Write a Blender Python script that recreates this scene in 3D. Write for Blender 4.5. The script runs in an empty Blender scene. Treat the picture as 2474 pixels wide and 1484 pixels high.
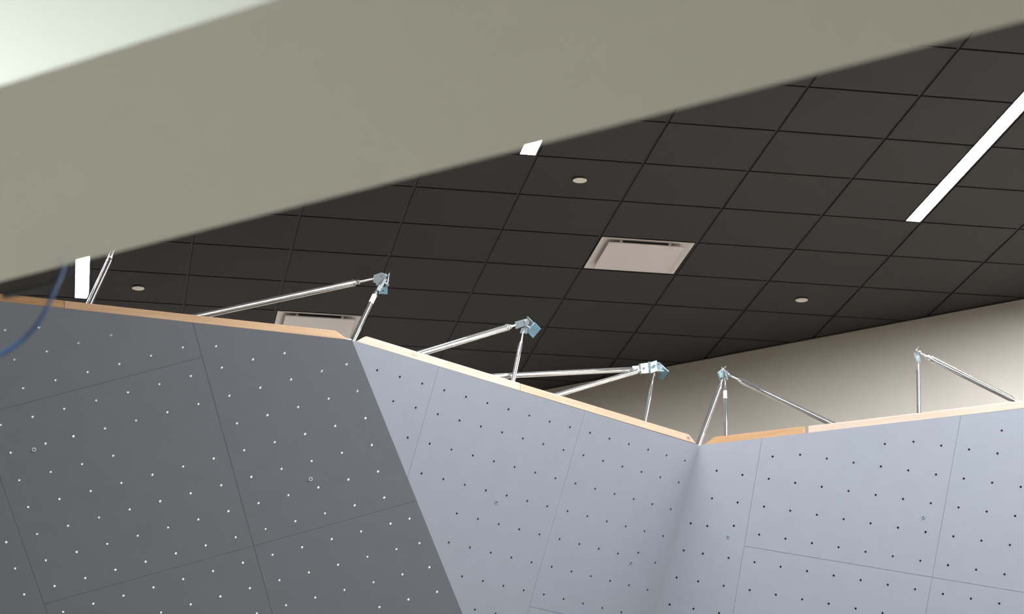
import bpy, bmesh, math
from mathutils import Vector, Matrix
from mathutils.geometry import delaunay_2d_cdt

S = bpy.context.scene
COL = S.collection

# ------------------------------------------------------------------ camera
# World: Z up, floor at 0, camera eye 1.55 m above the floor looking up at the wall tops.
cam_d = bpy.data.cameras.new('camera')
cam = bpy.data.objects.new('camera', cam_d)
COL.objects.link(cam)
W = ((0.9999424, 0.0107305, 0.0), (-0.0033889, 0.3157981, 0.9488204), (0.0101813, -0.9487657, 0.3158163))
cam.matrix_world = Matrix(((W[0][0], -W[0][1], -W[0][2], 0.0), (W[1][0], -W[1][1], -W[1][2], 0.0),
                           (W[2][0], -W[2][1], -W[2][2], 1.55), (0, 0, 0, 1)))
cam_d.sensor_width = 36.0
cam_d.lens = 6103.6 / 2474 * 36
cam_d.clip_start = 0.05
cam_d.clip_end = 100
cam_d.dof.use_dof = True
cam_d.dof.focus_distance = 13.3
cam_d.dof.aperture_fstop = 6.2
S.camera = cam

# ------------------------------------------------------------------ world and exposure
wd = bpy.data.worlds.new('world')
S.world = wd
wd.use_nodes = True
wd.node_tree.nodes['Background'].inputs[0].default_value = (0.5, 0.55, 0.6, 1)
wd.node_tree.nodes['Background'].inputs[1].default_value = 0.02
S.view_settings.view_transform = 'Standard'
S.view_settings.look = 'None'
S.view_settings.gamma = 1.0
S.view_settings.use_curve_mapping = False
S.view_settings.exposure = 3.9
S.cycles.use_denoising = True
S.cycles.max_bounces = 6
S.cycles.diffuse_bounces = 4
S.cycles.glossy_bounces = 4
S.cycles.caustics_reflective = False
S.cycles.caustics_refractive = False
S.cycles.sample_clamp_indirect = 6.0

# hall lamps: the recessed ceiling strips give all the light of the hall
STRIP_WATT = 19.0          # emission strength of the strip diffusers
STRIP_TINT = (0.93, 0.965, 1.0)
NEAR_FILL_WATT = 41.0            # added unseen lamps that brighten the bulkhead's near face
NEAR_FILL_TINT = (0.77, 0.91, 1.02)

# ------------------------------------------------------------------ room frame
A = Vector((0.814827, -0.579704, 0))      # along the rear wall and the bulkhead
B = Vector((0.579704, 0.814827, 0))       # towards the rear wall
Z = Vector((0, 0, 1))
ZC = 6.8171                               # face of the hall ceiling tiles
B_REAR = 14.59
B_NEAR, B_FAR = 2.074, 2.629              # near and far edge of the bulkhead's underside
Z_BULK = 2.85
Z_LOW = 3.34                              # low ceiling over the camera
CO = Vector((-0.173739, 11.236414, 0))    # ceiling grid origin
CU = Vector((0.9865975, 0.1631728, 0))    # tile columns run along CR, one step of CU per column
CR = Vector((-0.1631728, 0.9865975, 0))
T = 0.6096


# ------------------------------------------------------------------ materials
def new_mat(name):
    m = bpy.data.materials.new(name)
    m.use_nodes = True
    nt = m.node_tree
    return m, nt, nt.nodes['Principled BSDF']


def mat(name, col, rough=0.6, metal=0.0, noise=0.0, scale=40.0, bump=0.0, bscale=300.0, rvar=0.0):
    m, nt, p = new_mat(name)
    p.inputs['Base Color'].default_value = (*col, 1)
    p.inputs['Roughness'].default_value = rough
    p.inputs['Metallic'].default_value = metal
    if noise or bump or rvar:
        tc = nt.nodes.new('ShaderNodeTexCoord')
    if noise:
        n = nt.nodes.new('ShaderNodeTexNoise')
        n.inputs['Scale'].default_value = scale
        n.inputs['Detail'].default_value = 5
        nt.links.new(tc.outputs['Object'], n.inputs['Vector'])
        r = nt.nodes.new('ShaderNodeValToRGB')
        r.color_ramp.elements[0].position = 0.3
        r.color_ramp.elements[1].position = 0.7
        r.color_ramp.elements[0].color = (*[c * (1 - noise) for c in col], 1)
        r.color_ramp.elements[1].color = (*[min(1, c * (1 + noise)) for c in col], 1)
        nt.links.new(n.outputs['Fac'], r.inputs['Fac'])
        nt.links.new(r.outputs['Color'], p.inputs['Base Color'])
    if rvar:
        n = nt.nodes.new('ShaderNodeTexNoise')
        n.inputs['Scale'].default_value = 25
        nt.links.new(tc.outputs['Object'], n.inputs['Vector'])
        mr = nt.nodes.new('ShaderNodeMapRange')
        mr.inputs['To Min'].default_value = rough - rvar
        mr.inputs['To Max'].default_value = rough + rvar
        nt.links.new(n.outputs['Fac'], mr.inputs['Value'])
        nt.links.new(mr.outputs['Result'], p.inputs['Roughness'])
    if bump:
        n = nt.nodes.new('ShaderNodeTexNoise')
        n.inputs['Scale'].default_value = bscale
        n.inputs['Detail'].default_value = 3
        nt.links.new(tc.outputs['Object'], n.inputs['Vector'])
        b = nt.nodes.new('ShaderNodeBump')
        b.inputs['Strength'].default_value = bump
        b.inputs['Distance'].default_value = 0.002
        nt.links.new(n.outputs['Fac'], b.inputs['Height'])
        nt.links.new(b.outputs['Normal'], p.inputs['Normal'])
    return m


def emit(name, col, strength):
    m = bpy.data.materials.new(name)
    m.use_nodes = True
    nt = m.node_tree
    nt.nodes.clear()
    e = nt.nodes.new('ShaderNodeEmission')
    e.inputs[0].default_value = (*col, 1)
    e.inputs[1].default_value = strength
    o = nt.nodes.new('ShaderNodeOutputMaterial')
    nt.links.new(e.outputs[0], o.inputs[0])
    return m


def wood(name, light, dark, knots=()):
    """softwood: fibres along local X, with round knots given as (x, z, radius, darkness)"""
    m, nt, p = new_mat(name)
    p.inputs['Roughness'].default_value = 0.55
    N = nt.nodes.new
    L = nt.links.new
    tc = N('ShaderNodeTexCoord')
    mp = N('ShaderNodeMapping')
    mp.inputs['Scale'].default_value = (1.6, 30, 30)
    L(tc.outputs['Object'], mp.inputs['Vector'])
    n = N('ShaderNodeTexNoise')
    n.inputs['Scale'].default_value = 2.2
    n.inputs['Detail'].default_value = 4
    n.inputs['Distortion'].default_value = 0.8
    L(mp.outputs['Vector'], n.inputs['Vector'])
    r = N('ShaderNodeValToRGB')
    r.color_ramp.elements[0].position = 0.33
    r.color_ramp.elements[1].position = 0.62
    r.color_ramp.elements[0].color = (*dark, 1)
    r.color_ramp.elements[1].color = (*light, 1)
    L(n.outputs['Fac'], r.inputs['Fac'])
    col = r.outputs['Color']
    for kx, kz, kr, kd in knots:
        sub = N('ShaderNodeVectorMath')
        sub.operation = 'SUBTRACT'
        sub.inputs[1].default_value = (kx, 0, kz)
        L(tc.outputs['Object'], sub.inputs[0])
        sc = N('ShaderNodeVectorMath')
        sc.operation = 'MULTIPLY'
        sc.inputs[1].default_value = (0.62 / kr, 0, 1 / kr)
        L(sub.outputs[0], sc.inputs[0])
        ln = N('ShaderNodeVectorMath')
        ln.operation = 'LENGTH'
        L(sc.outputs[0], ln.inputs[0])
        rp = N('ShaderNodeValToRGB')
        e = rp.color_ramp.elements
        e[0].position, e[0].color = 0.0, (kd, kd, kd, 1)
        e[1].position, e[1].color = 1.0, (0, 0, 0, 1)
        q = e.new(0.3)
        q.color = (kd * .75, kd * .75, kd * .75, 1)
        q = e.new(0.55)
        q.color = (kd * .2, kd * .2, kd * .2, 1)
        q = e.new(0.8)
        q.color = (kd * .35, kd * .35, kd * .35, 1)
        L(ln.outputs['Value'], rp.inputs['Fac'])
        mx = N('ShaderNodeMixRGB')
        mx.inputs['Color2'].default_value = (0.03, 0.018, 0.012, 1)
        L(rp.outputs['Color'], mx.inputs['Fac'])
        L(col, mx.inputs['Color1'])
        col = mx.outputs['Color']
    L(col, p.inputs['Base Color'])
    return m


M = dict(
    panel=mat('grey_wall_paint', (0.191, 0.201, 0.230), 0.7, noise=0.02, scale=9, bump=0.12, bscale=700),
    insert=mat('zinc_insert_lit', (0.88, 0.88, 0.90), 0.38, 1.0),  # lit copy of the insert metal, brightened for the left face
    insert_shaded=mat('zinc_insert_shaded', (0.07, 0.07, 0.085), 0.45, 1.0),  # same metal with shade put into its colour, middle and right faces
    panel_back=mat('brown_film', (0.055, 0.04, 0.032), 0.5),
    hole=mat('hole_shade', (0.02, 0.02, 0.022), 0.8),
    washer=mat('pale_washer', (0.62, 0.67, 0.68), 0.45, 0.35),
    tile=mat('charcoal_tile', (0.040, 0.0360, 0.0345), 0.92, noise=0.22, scale=260, bump=0.25, bscale=500),
    grid=mat('black_grid', (0.008, 0.007, 0.0068), 0.7),
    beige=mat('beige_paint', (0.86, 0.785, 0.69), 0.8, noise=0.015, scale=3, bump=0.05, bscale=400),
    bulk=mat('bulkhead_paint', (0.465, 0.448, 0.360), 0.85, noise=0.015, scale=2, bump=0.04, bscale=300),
    floor=mat('floor_pads', (0.30, 0.272, 0.245), 0.7, noise=0.05, scale=2),
    white=mat('white_enamel', (0.84, 0.78, 0.75), 0.45),
    cover=mat('cream_cover', (0.95, 0.86, 0.77), 0.5),
    dark=mat('duct_shade', (0.012, 0.015, 0.018), 0.6),
    tube=mat('zinc_tube', (0.50, 0.49, 0.475), 0.06, 0.87),
    bracket=mat('zinc_plate', (0.42, 0.49, 0.53), 0.26, 0.75, rvar=0.06),
    blue_zinc=mat('blue_zinc_plate', (0.23, 0.44, 0.56), 0.38, 0.55, rvar=0.06),
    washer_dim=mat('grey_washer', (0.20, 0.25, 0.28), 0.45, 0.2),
    rod=mat('bright_rod', (0.60, 0.59, 0.58), 0.12, 0.8),
    sticker=mat('white_sticker', (0.82, 0.80, 0.80), 0.5),
    trim=mat('lamp_housing', (0.05, 0.05, 0.055), 0.5),
    strip=emit('strip_light', STRIP_TINT, STRIP_WATT),
    near=emit('near_fill_light', NEAR_FILL_TINT, NEAR_FILL_WATT),
    blue=mat('blue_rope', (0.012, 0.085, 0.24), 0.6, noise=0.2, scale=200),
    black=mat('black_strap', (0.006, 0.006, 0.007), 0.6),
)


# ------------------------------------------------------------------ builders
def tag(o, label=None, cat=None, group=None, kind=None):
    for k, v in (('label', label), ('category', cat), ('group', group), ('kind', kind)):
        if v:
            o[k] = v
    return o


def link(name, me, m, parent=None, loc=None, smooth=False):
    o = bpy.data.objects.new(name, me)
    COL.objects.link(o)
    if m and not me.materials:
        me.materials.append(m)
    if parent:
        o.parent = parent
    if loc is not None:
        o.location = loc
    if smooth:
        for p in me.polygons:
            p.use_smooth = True
    return o


def empty(name, loc=(0, 0, 0), rot=None):
    o = bpy.data.objects.new(name, None)
    o.empty_display_size = 0.1
    COL.objects.link(o)
    o.location = loc
    if rot:
        o.rotation_euler = rot
    return o


class MB:
    """gathers shapes into one mesh"""

    def __init__(self):
        self.v, self.f = [], []

    def add(self, vs, fs):
        n = len(self.v)
        self.v += [tuple(v) for v in vs]
        self.f += [tuple(i + n for i in f) for f in fs]
        return self

    def prism(self, base, off):
        """closed solid from a planar outline and an offset vector"""
        k = len(base)
        base = [Vector(b) for b in base]
        off = Vector(off)
        vs = base + [b + off for b in base]
        fs = [tuple(range(k)), tuple(range(2 * k - 1, k - 1, -1))]
        fs += [(i, i + k, (i + 1) % k + k, (i + 1) % k) for i in range(k)]
        return self.add(vs, fs)

    def box(self, c, sx, sy, sz, ax=Vector((1, 0, 0)), ay=Vector((0, 1, 0)), az=Vector((0, 0, 1))):
        c = Vector(c)
        b = [c + ax * (i * sx / 2) + ay * (j * sy / 2) - az * (sz / 2) for i, j in ((-1, -1), (1, -1), (1, 1), (-1, 1))]
        return self.prism(b, az * sz)

    def lathe(self, p0, p1, prof, n=16, cap=True):
        """rings round the axis p0-p1; prof = [(t along the axis in metres, radius)]"""
        p0, p1 = Vector(p0), Vector(p1)
        d = (p1 - p0).normalized()
        u = d.orthogonal().normalized()
        w = d.cross(u)
        vs = []
        for t, r in prof:
            for i in range(n):
                a = 2 * math.pi * i / n
                vs.append(p0 + d * t + (u * math.cos(a) + w * math.sin(a)) * r)
        fs = []
        for k in range(len(prof) - 1):
            for i in range(n):
                j = (i + 1) % n
                fs.append((k * n + i, k * n + j, (k + 1) * n + j, (k + 1) * n + i))
        if cap:
            fs.append(tuple(range(n - 1, -1, -1)))
            fs.append(tuple((len(prof) - 1) * n + i for i in range(n)))
        return self.add(vs, fs)

    def tube(self, p0, p1, r, n=16):
        L = (Vector(p1) - Vector(p0)).length
        return self.lathe(p0, p1, [(0, r), (L, r)], n)

    def path(self, pts, r, n=10):
        pts = [Vector(p) for p in pts]
        vs, fs = [], []
        ref = Vector((0.3, 0.2, 0.9))
        for k, p in enumerate(pts):
            d = (pts[min(k + 1, len(pts) - 1)] - pts[max(k - 1, 0)]).normalized()
            u = d.cross(ref).normalized()
            w = d.cross(u)
            for i in range(n):
                a = 2 * math.pi * i / n
                vs.append(p + (u * math.cos(a) + w * math.sin(a)) * r)
        for k in range(len(pts) - 1):
            for i in range(n):
                j = (i + 1) % n
                fs.append((k * n + i, k * n + j, (k + 1) * n + j, (k + 1) * n + i))
        fs.append(tuple(range(n - 1, -1, -1)))
        fs.append(tuple((len(pts) - 1) * n + i for i in range(n)))
        return self.add(vs, fs)

    def mesh(self, name, org=(0, 0, 0)):
        me = bpy.data.meshes.new(name)
        o = Vector(org)
        me.from_pydata([Vector(v) - o for v in self.v], [], self.f)
        bm = bmesh.new()
        bm.from_mesh(me)
        bmesh.ops.recalc_face_normals(bm, faces=bm.faces)
        bm.to_mesh(me)
        bm.free()
        return me

    def build(self, name, m, parent=None, org=(0, 0, 0), smooth=False):
        o = link(name, self.mesh(name, org), m, parent, smooth=smooth)
        if parent is None:
            o.location = org
        return o


def auto_smooth(o, deg=40):
    """round surfaces smooth, hard edges kept"""
    me = o.data
    for p in me.polygons:
        p.use_smooth = True
    bm = bmesh.new()
    bm.from_mesh(me)
    for e in bm.edges:
        if len(e.link_faces) == 2:
            e.smooth = e.calc_face_angle(0) < math.radians(deg)
    bm.to_mesh(me)
    bm.free()
    return o


def clip(poly, n, c):
    """part of a convex polygon where n . p <= c"""
    out = []
    for i, p in enumerate(poly):
        q = poly[(i + 1) % len(poly)]
        dp, dq = n[0] * p[0] + n[1] * p[1] - c, n[0] * q[0] + n[1] * q[1] - c
        if dp <= 0:
            out.append(p)
        if (dp < 0 < dq) or (dq < 0 < dp):
            t = dp / (dp - dq)
            out.append((p[0] + (q[0] - p[0]) * t, p[1] + (q[1] - p[1]) * t))
    return out


def ab(a, b, z):
    return A * a + B * b + Z * z


def grid(c, r, z=ZC):
    return CO + CU * (c * T) + CR * (r * T) + Z * z


# ------------------------------------------------------------------ room shell
AL, AR, BK = -19.0, 7.0, -5.0     # hall ends and the wall behind the camera
MB().prism([ab(AL, BK, -0.1), ab(AR, BK, -0.1), ab(AR, B_REAR, -0.1), ab(AL, B_REAR, -0.1)], Z * 0.1).build('floor', M['floor'])['kind'] = 'structure'


def wall(name, a0, a1, b0, b1, z0, z1, m):
    o = MB().prism([ab(a0, b0, z0), ab(a1, b0, z0), ab(a1, b1, z0), ab(a0, b1, z0)], Z * (z1 - z0)).build(name, m)
    o['kind'] = 'structure'
    return o


ZS = ZC + 0.022
tag(wall('wall_rear', AL, AR, B_REAR, B_REAR + 0.15, 0, ZS + 0.1, M['beige']), 'beige painted rear wall under the dark ceiling')
wall('wall_left', AL - 0.15, AL, BK, B_REAR + 0.15, 0, ZS + 0.1, M['beige'])
wall('wall_right', AR, AR + 0.15, BK, B_REAR + 0.15, 0, ZS + 0.1, M['beige'])
wall('wall_back', AL, AR, BK - 0.15, BK, 0, Z_LOW, M['beige'])
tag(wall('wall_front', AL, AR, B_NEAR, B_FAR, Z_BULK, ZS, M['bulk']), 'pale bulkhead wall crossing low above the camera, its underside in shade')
wall('ceiling_near', AL, AR, BK, B_NEAR, Z_LOW, Z_LOW + 0.1, M['white'])

ceil = wall('ceiling', AL, AR, B_FAR, B_REAR, ZS, ZS + 0.1, M['grid'])
tag(ceil, 'dark charcoal suspended tile ceiling of the hall')

# strips: (column line on their right, first row, last row)
STRIPS = [(-3, 4, 8), (1, -5, 3), (5, -8, 4)]
ADDED_STRIPS = [(9, -4, 3), (5, -16, -9), (-3, 10, 14)]  # strips added out of view to brighten the hall and rear wall
VENTS = [(2, 5), (-1, 8)]
SPRINK = [(1, 3), (-3, 7), (4, 6)]
SW = 0.165                       # width of a strip with its housing, in tiles

tile_cache = {}
GAP = 0.008 / T                 # half of the open joint, as a share of a tile


def ceiling_tile(c, r):
    if (c, r) in VENTS:
        return
    c1 = c + 1 - GAP
    for sc, r0, r1 in STRIPS + ADDED_STRIPS:
        if c == sc - 1 and r0 <= r < r1:
            c1 = sc - SW - 0.004
    poly = [(c + GAP, r + GAP), (c1, r + GAP), (c1, r + 1 - GAP), (c + GAP, r + 1 - GAP)]
    # keep what lies in front of the rear wall
    n = (CU.dot(B) * T, CR.dot(B) * T)
    poly = clip(poly, n, B_REAR - 0.024 - CO.dot(B))
    poly = clip(poly, (-n[0], -n[1]), -(B_FAR + 0.02 - CO.dot(B)))
    if len(poly) < 3:
        return
    full = len(poly) == 4 and abs(c1 - (c + 1 - GAP)) < 1e-6 and all(abs(x % 1 - GAP) < 1e-6 or abs(x % 1 - 1 + GAP) < 1e-6 for p in poly for x in p)
    base = grid(c, r)
    if full and 'full' in tile_cache:
        me = tile_cache['full']
    else:
        inner = []
        k = len(poly)
        cx, cy = sum(p[0] for p in poly) / k, sum(p[1] for p in poly) / k
        ch = 0.0015               # small bevel round the face
        face = []
        for p in poly:
            d = Vector((cx - p[0], cy - p[1]))
            d = d.normalized() * (ch * 1.4 / T) if d.length else d
            face.append((p[0] + d.x, p[1] + d.y))
        vs = [grid(x, y, ZC) - base for x, y in face] + [grid(x, y, ZC + ch) - base for x, y in poly] + [grid(x, y, ZC + 0.018) - base for x, y in poly]
        fs = [tuple(range(k)), tuple(range(3 * k - 1, 2 * k - 1, -1))]
        for s in (0, k):
            fs += [(s + i, s + k + i, s + k + (i + 1) % k, s + (i + 1) % k) for i in range(k)]
        me = MB().add(vs, fs).mesh('ceiling_tile')
        me.materials.append(M['tile'])
        me.materials.append(M['grid'])
        for p_ in me.polygons:
            if abs(p_.normal.z) < 0.9:
                p_.material_index = 1  # tile sides coloured black for the shade inside the joints
        if full:
            tile_cache['full'] = me
    link('ceiling_tile', me, None, ceil, base)


C_LO, C_HI, R_LO, R_HI = -7, 10, -3, 15
n_tiles = 0
for c in range(C_LO, C_HI):
    for r in range(R_LO, R_HI):
        ceiling_tile(c, r)

# T-runners seen inside the joints, one bar per grid line
nB = (CU.dot(B) * T, CR.dot(B) * T)
lim = B_REAR - 0.024 - CO.dot(B)
for c in range(C_LO, C_HI + 1):
    r1 = min(R_HI, (lim - c * nB[0]) / nB[1] - 0.02)
    MB().box((grid(c, R_LO) + grid(c, r1)) / 2 + Z * 0.0125, 0.0145, (r1 - R_LO) * T, 0.011, CU, CR).build('grid_runner', M['grid'], ceil)
for r in range(R_LO, R_HI + 1):
    c1 = min(C_HI, (lim - r * nB[1]) / nB[0] - 0.02)
    if c1 > C_LO + 0.3:
        MB().box((grid(C_LO, r) + grid(c1, r)) / 2 + Z * 0.013, (c1 - C_LO) * T, 0.0145, 0.010, CU, CR).build('grid_runner', M['grid'], ceil)


MB().box(ab((AL + AR) / 2, B_REAR - 0.0115, ZC + 0.008), AR - AL, 0.022, 0.022, A, B).build('wall_angle', M['grid'], ceil)


# ------------------------------------------------------------------ strip lights
def strip_light(sc, r0, r1, label, group=None, zc=ZC, mm='strip'):
    c0, cm = sc - SW, sc - SW / 2 - 0.006
    root = empty('linear_light', grid(cm, (r0 + r1) / 2, zc))
    tag(root, label, 'ceiling light', group)
    org = root.location
    w, L = (SW - 0.012) * T, (r1 - r0) * T - 0.02
    hs = MB()
    for sx in (-1, 1):
        hs.box(org + CU * (sx * (w / 2 - 0.002)) + Z * 0.009, 0.004, L, 0.024, CU, CR)
    for sy in (-1, 1):
        hs.box(org + CR * (sy * (L / 2 - 0.002)) + Z * 0.009, w - 0.008, 0.004, 0.024, CU, CR)
    hs.box(org + Z * 0.0195, w - 0.008, L - 0.008, 0.003, CU, CR)
    hs.build('housing', M['trim'], root, org)
    MB().box(org + Z * 0.004, w - 0.0085, L - 0.0085, 0.008, CU, CR).build('diffuser', M[mm], root, org)
    return root


strip_light(-3, 4, 8, 'bright white linear ceiling light at the far left, half hidden by the bulkhead')
strip_light(1, -5, 3, 'bright linear ceiling light whose square end peeks below the bulkhead, mid picture')
strip_light(5, -8, 4, 'long bright linear ceiling light crossing the dark tiles at the upper right')
for sc, r0, r1 in ADDED_STRIPS:
    strip_light(sc, r0, r1, 'unseen linear ceiling light added to brighten the hall', 'added unseen hall ceiling lights')
for a_, b_ in [(-4.6, 1.1), (-3.6, 0.7)]:  # lamps added out of view to light the bulkhead's near face
    root = empty('linear_light', ab(a_, b_, Z_LOW - 0.05))
    tag(root, 'unseen lamp added under the low ceiling to brighten the bulkhead face', 'ceiling light', 'added lamps under the low near ceiling')
    MB().box(root.location + Z * 0.005, 1.2, 0.14, 0.03, A, B).build('housing', M['trim'], root, root.location)
    MB().box(root.location - Z * 0.012, 1.18, 0.12, 0.006, A, B).build('diffuser', M['near'], root, root.location)


# ------------------------------------------------------------------ air diffusers
def ceiling_vent(c, r, label):
    org = grid(c + 0.5, r + 0.5)
    root = tag(empty('ceiling_vent', org), label, 'air vent', 'square ceiling vents')
    h = 0.2905
    prof = [(h, 0.003), (h - 0.001, 0.0), (h - 0.010, 0.0), (h - 0.018, 0.0025), (h - 0.028, 0.006), (h - 0.040, 0.011), (h - 0.052, 0.0145), (h - 0.066, 0.016), (0.002, 0.0165)]
    vs, fs = [], []
    for d, z in prof:
        for i, j in ((-1, -1), (1, -1), (1, 1), (-1, 1)):
            vs.append(CU * (i * d) + CR * (j * d) + Z * z)
    for k in range(len(prof) - 1):
        fs += [(k * 4 + i, k * 4 + (i + 1) % 4, k * 4 + 4 + (i + 1) % 4, k * 4 + 4 + i) for i in range(4)]
    fr = MB().add(vs, fs).build('vent_frame', M['white'], root)
    auto_smooth(fr, 50)
    MB().box(Z * 0.0055, 0.29, 0.43, 0.020, CU, CR).build('duct_neck_shade', M['dark'], root)  # solid black block imitates the shade inside the duct
    p = 0.236
    pl = MB()
    vs = [CU * (i * d) + CR * (j * d) + Z * z for d, z in ((p - 0.002, -0.0125), (p, -0.0105), (p, -0.0055)) for i, j in ((-1, -1), (1, -1), (1, 1), (-1, 1))]
    fs = [(0, 1, 2, 3), (11, 10, 9, 8)] + [(s + i, s + (i + 1) % 4, s + 4 + (i + 1) % 4, s + 4 + i) for s in (0, 4) for i in range(4)]
    pl.add(vs, fs).build('plaque', M['white'], root)
    for sx in (-0.155, 0.15):
        for sy in (-1, 1):
            MB().box(CU * sx + CR * (sy * 0.2175) + Z * 0.004, 0.018, 0.003, 0.023, CU, CR).build('hanger_tab', M['white'], root)


ceiling_vent(2, 5, 'off-white square air vent in the middle of the dark tile ceiling, fully seen')
ceiling_vent(-1, 8, 'off-white square air vent low in the ceiling, cut off by the timber rail')

# ------------------------------------------------------------------ sprinkler covers
for (c, r), lab in zip(SPRINK, ('round cream sprinkler cover just below the bulkhead, beside the middle lamp end',
                                'round cream sprinkler cover at the left, next to the leftmost strut and lamp',
                                'round cream sprinkler cover at the right, nearest the rear wall')):
    org = grid(c + 0.5, r + 0.5)
    root = tag(empty('sprinkler_cover', org), lab, 'sprinkler', 'flush sprinkler covers')
    MB().lathe(-Z * 0.0105, Z, [(0, 0.0385), (0.0012, 0.0405), (0.003, 0.0405)], 32).build('cover_plate', M['cover'], root)
    MB().lathe(-Z * 0.0075, Z, [(0, 0.030), (0.0075, 0.030)], 24).build('retainer_ring', M['trim'], root)

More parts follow.
